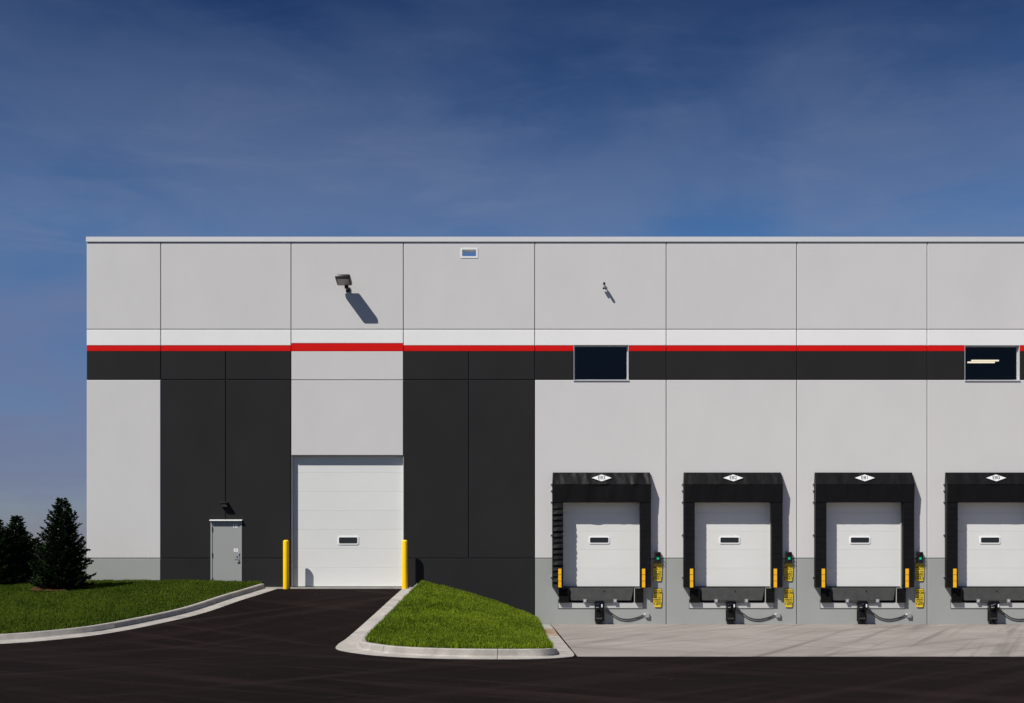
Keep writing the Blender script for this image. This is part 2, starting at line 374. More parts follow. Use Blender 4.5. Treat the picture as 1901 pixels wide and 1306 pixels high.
# asphalt: ramp between the kerbs, then the level lot
def grid(xa, ta, zf):                   # rows over t, columns over x
    v = []; f = []; n = len(xa[0])
    for r, t in enumerate(ta):
        for x in xa[r]: v.append((x, -t, zf(x, t)))
    for r in range(len(ta) - 1):
        for k in range(n - 1): f.append((r * n + k, (r + 1) * n + k, (r + 1) * n + k + 1, r * n + k + 1))
    return v, f
m = MB()
ta = np.r_[np.linspace(0.36, 11.9, 40)]
kIo = 6 * 5
xr_ = np.interp(ta, outI[:kIo, 1], outI[:kIo, 0]) + 0.10
xl_ = np.array([np.interp(t, outL[:, 1], outL[:, 0]) - 0.10 for t in ta])
xl_[xl_ < -30] = -30
m.add(*grid([np.linspace(a, b, 9) for a, b in zip(xl_, xr_)], ta, lambda x, t: zrf(t)))
ta2 = np.r_[np.linspace(11.9, 14, 12), 16, 20, 40, 160]
m.add(*grid([np.r_[-200, -60, -30, np.linspace(-16, -3.2, 8), -2.6, 0, 5, 20, 60, 200]] * len(ta2), ta2, lambda x, t: zrf(t) if x < -3 else 0.0))
raw(m, 'asphalt_lot', 'asphalt', None)
tag(bpy.data.objects['asphalt_lot'], 'dark new asphalt of the truck court and ramp', kind='structure')
m = MB(); m.add([(1.375, -15.25, .01), (70, -15.25, .01), (70, .2, .01), (1.375, .2, .01), (1.375, -15.25, -.3), (70, -15.25, -.3)], [(0, 1, 2, 3), (0, 4, 5, 1)])
tag(m.build('concrete_apron', 'apron_concrete'), 'pale streaked concrete apron in front of the loading docks', kind='structure')
m = MB(); m.box(-8.1, -2.88, -.40, .35, .9, 1.222)
tag(m.build('door_threshold_slab', 'kerb_concrete'), 'narrow concrete sill slab under the drive-in door', kind='structure')

# lawn west of the ramp
def lawn_edge(t): return np.interp(t, inL[:, 1], inL[:, 0])
def lz(x, t):
    tt = np.maximum(t, 0.0)
    far = np.clip((lawn_edge(tt) - x) / 2.5, 0, 1); far = far * far * (3 - 2 * far)
    return zr(tt) + 0.15 + 0.05 * far * np.clip((12.2 - tt) / 3, 0, 1)
tmax = float(inL[-1, 1])
tl = np.unique(np.r_[np.linspace(-.02, tmax - .6, 40), np.linspace(tmax - .6, tmax - .002, 16)])
xa = []
for t in tl:
    e = float(lawn_edge(t)) if t > .42 else -8.04
    xa.append(e - np.r_[0, .15, .4, .8, 1.3, 2, 3, 4, 5.5, 8, 12, 20, 60, 300][::-1])
m = MB(); m.add(*grid(xa, tl, lambda x, t: float(lz(x, t))))
m.add([(-400, .02, 1.41), (-13.7, .02, 1.41), (-13.7, 400, 1.41), (-400, 400, 1.41)], [(0, 1, 2, 3)])
m.build('lawn', 'soil'); tag(bpy.data.objects['lawn'], 'sloping lawn ground west of the ramp', kind='structure')

# grass mound between ramp and docks
kt = 6 * 11
chL = inI[:kt + 1]; chR = inI[kt:][::-1]
tL = np.maximum.accumulate(chL[:, 1]); tR = np.maximum.accumulate(chR[:, 1])
def ixl(t): return np.interp(t, tL, chL[:, 0])
def ixr(t): return np.interp(t, tR, chR[:, 0])
def iz(f, t):
    zl = zr(t) + .155; zrr = np.interp(t, [0, 11, 13.5, 15.4], [.17, .06, .10, .155])
    e = f ** 1.15
    prof = zl * (1 - e) + zrr * e
    fr = np.clip((15.4 - t) / 2.0, 0, 1)
    back = np.clip(t / 1.6, 0, 1)
    return prof + (0.02 + .15 * back) * (4 * f * (1 - f)) ** .8 * fr * np.interp(t, [0, 9, 13], [1, 1.0, .7])
ti = np.r_[np.linspace(-.02, 13, 44), np.linspace(13.2, 15.38, 18)]
v = []; f = []; n = 21
for t in ti:
    for k in range(n):
        q = k / (n - 1); a, b = float(ixl(t)), float(ixr(t)); v.append((a + (b - a) * q, -t, float(iz(np.float64(q), t))))
for r in range(len(ti) - 1):
    for k in range(n - 1): f.append((r * n + k, (r + 1) * n + k, (r + 1) * n + k + 1, r * n + k + 1))
m = MB(); m.add(v, f); m.build('mound', 'soil', None, True)
tag(bpy.data.objects['mound'], 'earth mound between the ramp and the loading docks', kind='structure')

def blades(name, x, y, z, h0, h1, label, mt='grass_blade'):
    n = len(x); ang = rng.uniform(0, 2 * np.pi, n); hgt = rng.uniform(h0, h1, n); wd = rng.uniform(.007, .017, n)
    lean = rng.uniform(.1, .75, n) * hgt; la = rng.uniform(0, 2 * np.pi, n)
    pat = np.array([noise.noise((a * .55, b * .55, 3.0)) for a, b in zip(x[::1], y[::1])]) if n < 3e6 else 0
    fine = np.array([noise.noise((a * 3.1, b * 3.1, 9.0)) for a, b in zip(x, y)])
    hgt = hgt * (1 + .35 * fine)
    P = np.stack([x, y, z], 1); a = np.stack([np.cos(ang), np.sin(ang), np.zeros(n)], 1) * wd[:, None]
    tip = P + np.stack([np.cos(la) * lean, np.sin(la) * lean, hgt], 1)
    V = np.empty((n * 3, 3)); V[0::3] = P - a; V[1::3] = P + a; V[2::3] = tip
    tone = np.clip(.45 + .45 * pat + .45 * fine + rng.normal(0, .38, n), 0, 1.8)
    tone[rng.random(n) < .02] = 2.6
    me = np_mesh(name, V, np.arange(n * 3).reshape(n, 3), mt, tone=np.repeat(tone, 3))
    tag(link(name, me), label, 'grass', kind='stuff')
n = 210000
t = rng.uniform(0.0, 15.36, n); q = rng.uniform(0.0, 1.0, n)
a = ixl(t); b = ixr(t); keep = rng.uniform(0, 4.2, n) < (b - a); t, q, a, b = t[keep], q[keep], a[keep], b[keep]
blades('mound_grass', a + (b - a) * q, -t, iz(q, t) - .005, .05, .115, 'bright green mown grass covering the mound between ramp and docks')
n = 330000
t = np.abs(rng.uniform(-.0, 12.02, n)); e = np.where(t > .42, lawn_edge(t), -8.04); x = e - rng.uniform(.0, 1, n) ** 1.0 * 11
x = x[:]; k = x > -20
blades('lawn_grass', x[k], -t[k], lz(x[k], t[k]) - .005, .045, .09, 'green mown grass of the front lawn left of the ramp', 'dimmed_lawn_blade')

# ------------------------------------------------------------------ the warehouse
W = thing('warehouse', (0, 0, 0), 'long grey and charcoal concrete warehouse with white and red stripes', 'warehouse')
DOCKS = [('E83', 1116), ('E82', 1359), ('E81', 1602), ('E80', 1844.5)]
XR = ux(2207)
DOOR = (ux(541), ux(749), vz(1092), vz(845))
MAN = (ux(391), ux(449), vz(1092), vz(968))
WINS = [(ux(1065), ux(1167), vz(707), vz(640.5)), (ux(1791), ux(1893), vz(707.5), vz(641))]
SCUP = (ux(858), ux(884), vz(476.5), vz(464))
holes = [DOOR, MAN, SCUP] + WINS
for nme, u in DOCKS:
    holes += [(ux(u - 75), ux(u + 75), 1.205, vz(922)), (ux(u - 60), ux(u + 63), .72, 1.20499)]
YF = 0.0; YC = 0.03; YB = 0.28
raw(panel(ux(161.6), XR, -.4, vz(446), YC, YB, holes, 0.0), 'wall_core', 'joint_sealant', W)
g = 0.011; hg = 0.010; t0 = 0.004
JX = [161, 298.5, 540.5, 749, 993, 1237, 1479.5, 1721.5, 1964, 2207]
def pc(u0, u1, v1, v0, mt, gl=g, gr=g, gb=hg, gt=hg, name='wall_panel', c=.012):
    x0 = ux(u0) + gl; x1 = ux(u1) - gr; z0 = vz(v0) + gb if v0 < 1150 else -.4; z1 = vz(v1) - gt
    raw(panel(x0, x1, z0, z1, YF, YC + .002, holes, c), name, mt, W)
for i in range(len(JX) - 1):
    a, b = JX[i], JX[i + 1]; gl = 0 if i == 0 else g
    pc(a, b, 448.5, 612, 'light_grey_paint', gl=gl)
    rt = 638 if i == 2 else 642
    pc(a, b, 612, rt, 'white_paint', gl=gl, gb=t0)
    wu = {4: (1065, 1167), 7: (1791, 1893)}.get(i)
    runs = [(a, b, gl, g)] if wu is None else [(a, wu[0], gl, 0.0), (wu[1], b, 0.0, g)]
    for p, q, gp, gq in runs: pc(p, q, rt, 652.5, 'red_paint', gl=gp, gr=gq, gt=t0, gb=t0, name='red_band', c=.004)
    if i in (1, 3):
        mid = 419 if i == 1 else 870
        for p, q in ((a, mid), (mid, b)):
            pc(p, q, 652.5, 705.5, 'charcoal_paint', gt=t0); pc(p, q, 705.5, 1037, 'charcoal_paint')
        pc(a, b, 1037, 1160, 'charcoal_paint')
    elif i == 2:
        pc(a, b, 652.5, 706, 'light_grey_paint', gt=t0); pc(a, b, 706, 845.3, 'light_grey_paint', gb=0)
    else:
        for p, q, gp, gq in runs: pc(p, q, 652.5, 705.5, 'charcoal_paint', gl=gp, gr=gq, gt=t0)
        pc(a, b, 705.5, 1037, 'light_grey_paint', gl=gl); pc(a, b, 1037, 1160, 'mid_grey_paint', gl=gl)
m = MB(); m.prism_x([(-.035, vz(449.5)), (-.035, vz(440.5)), (.33, vz(440.5) - .02), (.33, vz(449.5)), (.30, vz(449.5)), (.285, vz(447)), (-.012, vz(447)), (-.02, vz(449.5))], ux(160.2), XR + .1)
m.build('coping', 'coping_metal', W)
xl = ux(161.6)
m = MB(); m.box(xl, xl + .28, YB + .002, 60, -.4, vz(446)); m.build('side_wall', 'light_grey_paint', W)
m = MB(); m.box(xl - .02, xl + .3, .34, 60.1, vz(449), vz(440.5)); m.build('side_coping', 'coping_metal', W)
m = MB(); m.box(XR - .28, XR, YB + .002, 60, -.4, vz(446)); m.build('side_wall', 'light_grey_paint', W)
m = MB(); m.box(xl + .282, XR - .282, 59.7, 60, -.4, vz(446)); m.build('rear_wall', 'light_grey_paint', W)
m = MB(); m.box(xl + .282, XR - .282, YB + .002, 59.69, 11.45, 11.7); m.build('roof', 'roof_membrane', W)
m = MB(); m.box(xl + .282, XR - .282, YB + .002, 59.69, 1.0, 1.2); m.build('floor_slab', 'interior_paint', W)

# scupper
m = MB(); x0, x1, z0, z1 = SCUP
ring = lambda m, x0, x1, z0, z1, y0, y1, wd: (m.box(x0 - wd, x1 + wd, y0, y1, z1, z1 + wd), m.box(x0 - wd, x1 + wd, y0, y1, z0 - wd, z0), m.box(x0 - wd, x0, y0, y1, z0, z1), m.box(x1, x1 + wd, y0, y1, z0, z1))
ring(m, x0, x1, z0, z1, -.012, -.001, .055); sc = m.build('scupper', 'sign_white', W)
m = MB(); ring(m, x0 + .006, x1 - .006, z0 + .006, z1 - .006, -.006, .30, .005); m.build('sleeve', 'aluminium', sc)

def rrect(cx, cz, w_, h_, r, n=4):
    out = []
    for sx, sz, a0 in ((1, 1, 0), (-1, 1, 90), (-1, -1, 180), (1, -1, 270)):
        for k in range(n + 1):
            a = R(a0 + 90 * k / n); out.append((cx + sx * (w_ / 2 - r) + r * math.cos(a), cz + sz * (h_ / 2 - r) + r * math.sin(a)))
    return out
def section_mesh(width, height):
    m = MB(); e = .006
    m.prism_x([(0, .002), (-.033, .001), (-.036, .004), (-.036, height - .006), (-.033, height - .002), (0, height - .002)], -width / 2, width / 2)
    return m.mesh('door_section', 'door_white')
def overhead(x0, x1, z0, z1, y, nsec, hsec, win):
    """sectional door: frame mesh > sections, seal, window frame, window pane"""
    fr = MB()
    fr.box(x0, x0 + .05, y - .06, y + .02, z0, z1); fr.box(x1 - .05, x1, y - .06, y + .02, z0, z1); fr.box(x0 + .05, x1 - .05, y - .06, y + .02, z1 - .05, z1)
    d = fr.build('overhead_door', 'frame_grey', W)
    sm = section_mesh(x1 - x0 - .104, hsec)
    for k in range(nsec): link('door_section', sm, d, ((x0 + x1) / 2, y, z0 + .03 + k * hsec))
    MB().box(x0 + .055, x1 - .055, y - .03, y, z0 - .003, z0 + .03).build('bottom_seal', 'rubber_black', d)
    wx, wz, ww, wh = win; f = MB(); P = rrect(wx, wz, ww + .09, wh + .09, .06); Q = rrect(wx, wz, ww, wh, .035); k = len(P)
    f.add([(x, y - .05, z) for x, z in P] + [(x, y - .055, z) for x, z in Q] + [(x, y - .03, z) for x, z in P] + [(x, y - .03, z) for x, z in Q],
          [(i, (i + 1) % k, (i + 1) % k + k, i + k) for i in range(k)] + [(i, i + 2 * k, (i + 1) % k + 2 * k, (i + 1) % k) for i in range(k)] + [(i + k, (i + 1) % k + k, (i + 1) % k + 3 * k, i + 3 * k) for i in range(k)])
    f.build('window_frame', 'sign_white', d)
    MB().prism_y(rrect(wx, wz, ww + .02, wh + .02, .03), y - .043, y - .0365).build('window_pane', 'dark_pane', d)
    return d
mat('dark_pane', (0.016, 0.020, 0.024), 0.08, 0.02, spec=0.5)
YD = 0.225
overhead(DOOR[0] - .02, DOOR[1] + .02, 1.21, DOOR[3] + .05, YD, 7, .62, (ux(645), vz(1003.5), .60, .20))
m = MB(); m.box(DOOR[0], DOOR[0] + .012, .034, .17, 1.215, DOOR[3]); m.box(DOOR[1] - .012, DOOR[1], .034, .17, 1.215, DOOR[3]); m.box(DOOR[0] + .012, DOOR[1] - .012, .034, .17, DOOR[3] - .012, DOOR[3])
m.build('door_lining', 'frame_grey', W)
for nme, u in DOCKS:
    overhead(ux(u - 75), ux(u + 75), 1.21, vz(922), .20, 5, .60, (ux(u - 3), vz(1003), .60, .17))

# windows with interior behind them
for i, (x0, x1, z0, z1) in enumerate(WINS):
    m = MB(); y0, y1 = .11, .18; f_ = .045
    m.box(x0 + .02, x1 - .02, y0, y1, z0 + .02, z0 + f_); m.box(x0 + .02, x1 - .02, y0, y1, z1 - f_, z1 - .02); m.box(x0 + .02, x0 + f_, y0, y1, z0 + f_, z1 - f_); m.box(x1 - f_, x1 - .02, y0, y1, z0 + f_, z1 - f_)
    wd = m.build('window', 'aluminium', W)
    MB().box(x0 + f_, x1 - f_, .135, .147, z0 + f_, z1 - f_).build('pane', 'window_glass', wd)
    m = MB(); ring(m, x0 + .012, x1 - .012, z0 + .012, z1 - .012, -.002, .185, .011); m.build('lining', 'aluminium', wd)
    MB().box(x0 - .01, x1 + .01, -.03, -.007, z0 - .012, z0 + .018).build('sill', 'aluminium', wd)

# door 16
x0, x1, z0, z1 = MAN
m = MB(); m.box(x0, x0 + .05, -.012, .14, z0, z1); m.box(x1 - .05, x1, -.012, .14, z0, z1); m.box(x0 + .05, x1 - .05, -.012, .14, z1 - .05, z1)
pd = m.build('personnel_door', 'man_door_grey', W); tag(pd, 'grey steel personnel door numbered 16')
MB().box(x0 + .053, x1 - .053, .005, .05, z0 + .01, z1 - .053).build('leaf', 'man_door_grey', pd)
MB().prism_x([(-.10, z1 + .005), (-.10, z1 + .025), (-.001, z1 + .05), (-.001, z1 + .005)], x0 - .02, x1 + .02).build('drip_cap', 'sign_white', pd)
for v_ in (983, 1031, 1077):
    MB().tube([(x0 + .056, -.006, vz(v_) - .07), (x0 + .056, -.006, vz(v_) + .07)], .016, 8).build('hinge', 'dark_steel', pd)
lk = MB().box(ux(441.5), ux(445), -.012, .006, vz(1044), vz(1026), .004); lo = lk.build('lock_plate', 'galvanised', pd)
MB().tube([(ux(443), -.012, vz(1040)), (ux(443), -.06, vz(1040)), (ux(437), -.065, vz(1039.5))], .013, 8).build('lever', 'dark_steel', lo)
MB().tube([(ux(443), -.012, vz(1029)), (ux(443), -.035, vz(1029))], .028, 12).build('cylinder', 'galvanised', lo)
MB().tube([(ux(440), -.0, vz(1034)), (ux(440), -.03, vz(1034))], .02, 10).build('escutcheon', 'dark_steel', lo)
link('number', text_mesh('16', .17, 'sign_white', .03), pd, (ux(436.2), .001, vz(977.5)))
st = MB().box(ux(434), ux(442), .0005, .004, vz(1025), vz(1019)).build('sticker', 'sign_white', pd)
link('mark', text_mesh('+', .09, 'sticker_red', .05), st, (ux(438), -.0012, vz(1022)))

# interior lamp seen through the second window
lampy = 8.0; s_ = PX * D / (D + lampy)
lx0, lx1, lzz = (1800 - U0) / s_, (1850 - U0) / s_, H + (VH - 673) / s_
lt = thing('interior_lamp', ((lx0 + lx1) / 2, lampy, lzz), 'lit twin-tube fluorescent lamp hanging inside behind the upper window', 'lamp')
MB().prism_x([(-.28, .06), (.28, .06), (.12, .14), (-.12, .14)], -.55, .55).build('housing', 'interior_paint', lt)
for s in (-.2, .2): MB().tube([(-.53, s, .03), (.53, s, .03)], .03, 8).build('tube', 'tube_lit', lt)
for s in (-.45, .45): MB().tube([(s, 0, .14), (s, 0, 11.45 - lzz)], .006, 5).build('hanger', 'dark_steel', lt)

# ------------------------------------------------------------------ bollards
for nm, u in (('door_bollard', 531), ('door_bollard', 751.5)):
    x = (u - U0) / (PX * D / (D - .40))
    r = .093; zb = 1.21; zt = 2.745
    b = MB(); pts = [(0, 0, zb - .1), (0, 0, zt - .06)] + [(0, 0, zt - .06 + .06 * math.sin(R(a))) for a in (20, 45, 70, 89)]
    b.tube(pts, [r, r] + [r * (.35 + .65 * math.cos(R(a))) for a in (20, 45, 70, 89)], 24)
    o = b.build(nm, 'bollard_yellow', None, True, (x, -.40, 0))
    tag(o, 'yellow bollard at the hinge side of drive-in door, beside the lawn kerb' if u < 600 else 'yellow bollard beside drive-in door next to the grass mound', 'bollard', 'bollards guarding the drive-in door')
    o['label'] = 'yellow bollard between the lawn kerb and the drive-in door' if u < 600 else 'yellow bollard between the drive-in door and the grass mound'

# ------------------------------------------------------------------ wall fixtures
fl = thing('floodlight', (ux(645), 0, vz(540)), 'black floodlight on an arm high on the upper wall', 'floodlight')
hm = MB(); hm.box(-.245, .245, -.29, .29, -.075, .075, .045)
hd = hm.build('head', 'bronze', fl, True); hd.location = (-.06, -.47, .235); hd.rotation_euler = (R(-12), R(0), R(0))
MB().box(-.185, .185, -.235, .205, -.004, .004).build('lens', 'lens_grey', hd, loc=(0, 0, -.0765))
for k in range(5): MB().box(-.2, .2, -.2 + k * .1, -.185 + k * .1, .07, .10).build('cooling_fin', 'bronze', hd)
MB().tube([(0.02, -.02, .02), (.02, -.16, .02), (.01, -.22, .07), (-.02, -.26, .18)], .035, 10).build('arm', 'bronze', fl, True)
MB().box(-.05, .09, -.045, 0, -.05, .10, .01).build('wall_box', 'bronze', fl)
MB().tube([(-.06, -.21, .07), (.06, -.21, .07)], .055, 12).build('knuckle', 'bronze', fl, True)

cm = thing('security_camera', (ux(1123), 0, vz(534)), 'small grey security camera on a wall bracket above the docks', 'camera')
MB().tube([(0, 0, .02), (0, -.03, .02)], .05, 12).build('wall_plate', 'galvanised', cm)
MB().tube([(0, -.03, .02), (0, -.12, .02), (-.02, -.17, .05)], .018, 8).build('arm', 'galvanised', cm, True)
MB().tube([(-.045, -.13, .075), (-.045, -.30, .06)], .042, 12).build('body', 'galvanised', cm, True)
MB().tube([(-.045, -.295, .06), (-.045, -.315, .058)], .034, 12).build('lens_hood', 'gloss_black', cm)
MB().tube([(-.05, -.06, -.05), (-.05, -.16, -.065)], .032, 10).build('sensor', 'bronze', cm)

wp = thing('wall_light', (ux(417), 0, vz(937)), 'small dark wall light above the personnel door', 'lamp')
MB().prism_x([(0, -.07), (0, .05), (-.16, .04), (-.20, .015), (-.14, -.02)], -.11, .11).build('housing', 'bronze', wp)
MB().box(-.125, .125, -.215, 0, .052, .066).build('top_plate', 'lip_steel', wp)
MB().prism_x([(-.02, -.071), (-.135, -.024), (-.135, -.029), (-.02, -.077)], -.09, .09).build('lens', 'lens_grey', wp)

# ------------------------------------------------------------------ dock equipment
def wrinkled(b, fn, nx, nz, amp, seed, sc):
    v = []; f = []
    for j in range(nz + 1):
        for i in range(nx + 1):
            p = Vector(fn(i / nx, j / nz)); k = noise.noise((p.x * sc[0] + seed, p.z * sc[1], seed * 2.3)) + .5 * noise.noise((p.x * sc[0] * 2.2, p.z * sc[1] * 2.2 + p.x * 2, seed))
            edge = 0.25 if i in (0, nx) else 1.0
            p.y -= amp * k * edge; v.append(p)
    for j in range(nz):
        for i in range(nx): a = j * (nx + 1) + i; f.append((a, a + 1, a + nx + 2, a + nx + 1))
    b.add(v, f)
ZT, ZH, ZB, ZP = vz(878), vz(900.5), vz(933.5), vz(1091)
XO, XI, PR = 1.598, 1.245, .225
def pleat_mesh(deep):
    m = MB(); h = .190; w2 = (XO - XI) / 2 - .004; pr = []
    for j in range(6):
        q = j / 5
        pr.append((q * h, deep * (1 - q) ** 1.5))
    v = []; nx = 6
    for j, (z, d) in enumerate(pr):
        for i in range(nx + 1):
            s = i / nx; k = 1 + .5 * noise.noise((s * 2.3, z * 9, deep * 40)); v.append((-w2 + 2 * w2 * s, -d * k - .002, z))
    f = [(j * (nx + 1) + i, j * (nx + 1) + i + 1, (j + 1) * (nx + 1) + i + 1, (j + 1) * (nx + 1) + i) for j in range(5) for i in range(nx)]
    f.append(tuple(range(nx, -1, -1)))
    k = len(v); v += [(-w2, 0.004, 0), (w2, 0.004, 0)]; f[-1] = tuple([k, k + 1] + list(range(nx, -1, -1)))
    m.add(v, f); return m.mesh('pleat', 'vinyl_black', True)
PLEAT = [pleat_mesh(.045), pleat_mesh(.008)]
bracket_me = MB().box(-.03, .03, -.05, -.001, -.022, .022, .006).mesh('bracket', 'galvanised')
def dock_seal(code, xc, idx):
    s = thing('dock_seal', (xc, 0, 0), 'black padded dock seal with white diamond marker reading %s' % code, 'dock seal', 'dock seals along the loading wall')
    # hood: sloping from the wall, then the head curtain
    b = MB(); sd = 3.1 + idx * 5.7
    wrinkled(b, lambda a, c: (-XO + .02 + (2 * XO - .04) * a - .02 * c * (1 - 2 * a), -.06 - (PR + .05 - .06) * c, ZT + (ZH - ZT) * c), 60, 8, 0.032 if idx == 0 else .018, sd, (3.2, 1.5))
    y1 = -(PR + .05)
    b.add([(-XO + .02, 0, ZT), (XO - .02, 0, ZT), (XO - .02, -.06, ZT), (-XO + .02, -.06, ZT)], [(0, 1, 2, 3)])
    for sg in (-1, 1): b.add([(sg * (XO - .02), -.06, ZT), (sg * XO, y1, ZH), (sg * XO, 0, ZH), (sg * (XO - .02), 0, ZT)], [(0, 1, 2, 3)])
    b.build('hood', 'vinyl_black', s, True)
    b = MB()
    wrinkled(b, lambda a, c: (-XO + 2 * XO * a, -(PR + .045) + .03 * c, ZH + .004 + (ZB - ZH - .004) * c), 60, 12, .022 if idx == 0 else .010, sd + 1.7, (2.2, 1.2))
    for sg in (-1, 1): b.add([(sg * XO, -(PR + .045), ZH), (sg * XO, -(PR + .015), ZB), (sg * XO, 0, ZB), (sg * XO, 0, ZH)], [(0, 1, 2, 3)])
    b.add([(-XO, -(PR + .015), ZB), (XO, -(PR + .015), ZB), (XO, 0, ZB), (-XO, 0, ZB)], [(0, 1, 2, 3)])
    b.build('head_curtain', 'vinyl_black', s, True)
    MB().box(-XO + .012, XO - .012, -PR + .005, -.001, ZB + .008, ZH - .01).build('head_pad', 'vinyl_black', s)
    dia = MB().prism_y([(-.325, 0), (0, -.115), (.325, 0), (0, .115)], -.008, .008).build('diamond_marker', 'sign_white', s)
    zc = vz(888.7); k = (ZT - zc) / (ZT - ZH)
    dia.location = (0, -.06 - (PR - .01) * k - .045, zc); dia.rotation_euler = (-math.atan2(PR - .01, ZT - ZH) * .5, 0, 0)
    link('lettering', text_mesh(code, .165, 'text_black', .006), dia, (0, -.0105, .002))
    for sg in (-1, 1):
        p = MB(); xa_, xb = sorted((sg * XI, sg * XO))
        p.box(xa_, xb, -PR, -.001, ZP, ZB + .02, .02); pad = p.build('side_pad', 'vinyl_black', s, True)
        npl = 15; step = (ZB - ZP - .02) / npl
        for k in range(npl):
            o = link('pleat', PLEAT[0 if (idx == 0 and sg < 0) else 1], pad, ((xa_ + xb) / 2, -PR - .001, ZP + k * step))
            o.scale = (1, 1 + .25 * math.sin(k * 2.1 + idx), 1)
        gs = MB().box(sg * 1.355 - .052, sg * 1.355 + .052, -PR - .064, -PR - .02, vz(1091), vz(1056.5), .008).build('guide_stripe', 'guide_yellow', s)
        for q in (1067.5, 1079): MB().box(sg * 1.355 - .054, sg * 1.355 + .054, -PR - .0655, -PR - .05, vz(q) - .006, vz(q) + .006).build('seam', 'text_black', gs)
        for v_ in (899, 911, 932, 993, 1071): link('bracket', bracket_me, s, (sg * (XO + .022), 0, vz(v_)))
    return s
def hose(pts): return MB().tube([tuple(p) for p in catmull([(a, c, b) for a, b, c in pts], 6)][0:] and [Vector((p[0], p[1], p[2])) for p in catmull([(a, c, b) for a, b, c in pts], 6)], .0135, 7)
def rx(u): return (u - 1116) / PX
for idx, (code, u) in enumerate(DOCKS):
    xc = ux(u); at = 'under dock seal %s' % code
    dock_seal(code, xc, idx)
    # leveler
    lv = thing('dock_leveler', (xc, 0, 0), 'steel dock leveler with folded grey lip plate under dock seal %s' % code, 'dock leveler', 'dock levelers')
    b = MB(); b.add([(rx(1056.5), -.035, vz(1091.5)), (rx(1176), -.035, vz(1091.5)), (rx(1171), -.075, vz(1115)), (rx(1060), -.075, vz(1115)),
                     (rx(1056.5), -.02, vz(1091.5)), (rx(1176), -.02, vz(1091.5)), (rx(1171), -.055, vz(1115)), (rx(1060), -.055, vz(1115))],
                    [(0, 1, 2, 3), (7, 6, 5, 4), (0, 4, 5, 1), (1, 5, 6, 2), (2, 6, 7, 3), (3, 7, 4, 0)]); lip = b.build('lip_plate', 'lip_steel', lv)
    MB().tube([(rx(1121), -.05, vz(1098)), (rx(1121), -.062, vz(1098))], .022, 10).build('eye_bolt', 'text_black', lip)
    MB().box(rx(1057), rx(1177.2), -.035, .23, vz(1091.3), 1.213).build('deck_edge', 'dark_steel', lv)
    MB().box(rx(1056.3), rx(1178.6), .10, .2, .725, 1.2).build('pit_dark_fill', 'black_void', lv)  # black box standing in for the darkness deep in the pit
    MB().box(rx(1177.2), rx(1178.3), -.02, .02, .725, 1.2).build('pit_edge_angle', 'frame_grey', lv)
    # curb outline below the pit
    b = MB(); t_ = .014; xa_, xb, za_, zb = rx(1036), rx(1194), vz(1130.5), vz(1113)
    b.box(xa_, xb, -.010, -.001, za_, za_ + t_); b.box(xa_, xa_ + t_, -.010, -.001, za_ + t_, zb); b.box(xb - t_, xb, -.010, -.001, za_ + t_, zb)
    b.build('pit_curb_angle', 'lip_steel', lv)
    MB().box(xa_ + t_ + .003, xb - t_ - .003, -.022, -.002, za_ + t_ + .003, .715).build('curb_face', 'frame_grey', lv)
    MB().box(rx(1083), rx(1146), -.09, -.028, vz(1118.5), vz(1115.3)).build('lip_support', 'lip_steel', lv)
    for q in (1085, 1141):
        c_ = MB().box(rx(q - 2.5), rx(q + 3.5), -.115, -.092, vz(1119), vz(1112.5), .004).build('lip_keeper', 'galvanised', lv)
        MB().tube([(rx(q + .5), -.13, vz(1116)), (rx(q + .5), -.116, vz(1116))], .018, 8).build('bolt', 'sign_white', c_)
    for sg, q0, q1, wd_ in ((-1, 1037.5, 1056, 'left'), (1, 1179, 1193.5, 'right')):
        bp = thing('dock_bumper', (xc + rx((q0 + q1) / 2), 0, vz(1119.5)), 'black rubber dock bumper %s below dock seal %s' % ('on the side away from the signs' if sg < 0 else 'on the warning-sign side', code), 'bumper', 'dock bumpers')
        w2 = (q1 - q0) / PX / 2; hz = vz(1093) - vz(1119.5)
        npl = 7
        for k in range(npl): MB().box(-w2, w2, -.118 + .004 * (k % 2), -.001, k * hz / npl + .002, (k + 1) * hz / npl - .002).build('ply', 'rubber_black', bp)
        MB().box(-w2 - .008, w2 + .008, -.10, -.03, hz, hz + .012).build('clamp_angle', 'dark_steel', bp)
    # trailer restraint
    tr = thing('trailer_restraint', (xc + rx(1112.5), 0, .012), 'glossy black trailer restraint with hook and hoses below dock seal %s' % code, 'trailer restraint', 'trailer restraints')
    q = lambda uu: (uu - 1112.5) / PX
    MB().box(-.15, .16, -.06, -.03, .1, .76).build('back_plate', 'gloss_black', tr)
    MB().box(-.165, .15, -.30, -.062, .46, .765, .04).build('housing', 'gloss_black', tr, True)
    MB().prism_x([(-.33, .62), (-.40, .66), (-.42, .56), (-.36, .43), (-.30, .40), (-.27, .5)], .0, .075).build('hook', 'gloss_black', tr)
    MB().tube([(-.13, -.31, .60), (-.02, -.36, .66), (.03, -.33, .58)], .045, 10).build('hook_arm', 'gloss_black', tr, True)
    for sg in (-.1, .06): MB().box(sg - .035, sg + .035, -.16, -.062, .02, .50, .01).build('guide_rail', 'gloss_black', tr)
    MB().box(-.12, .03, -.24, -.165, .22, .47, .02).build('carriage', 'gloss_black', tr, True)
    MB().tube([(-.11, -.2, .19), (.07, -.2, .19)], .04, 10).build('roller', 'dark_steel', tr, True)
    MB().box(-.125, -.035, -.335, -.30, .545, .58, .006).build('painted_glint_bar', 'sign_white', tr)  # white bar standing in for a gloss highlight on the housing
    MB().box(.035, .075, -.435, -.415, .56, .66, .006).build('painted_glint_plate', 'sign_white', tr)  # white plate standing in for a gloss highlight on the hook
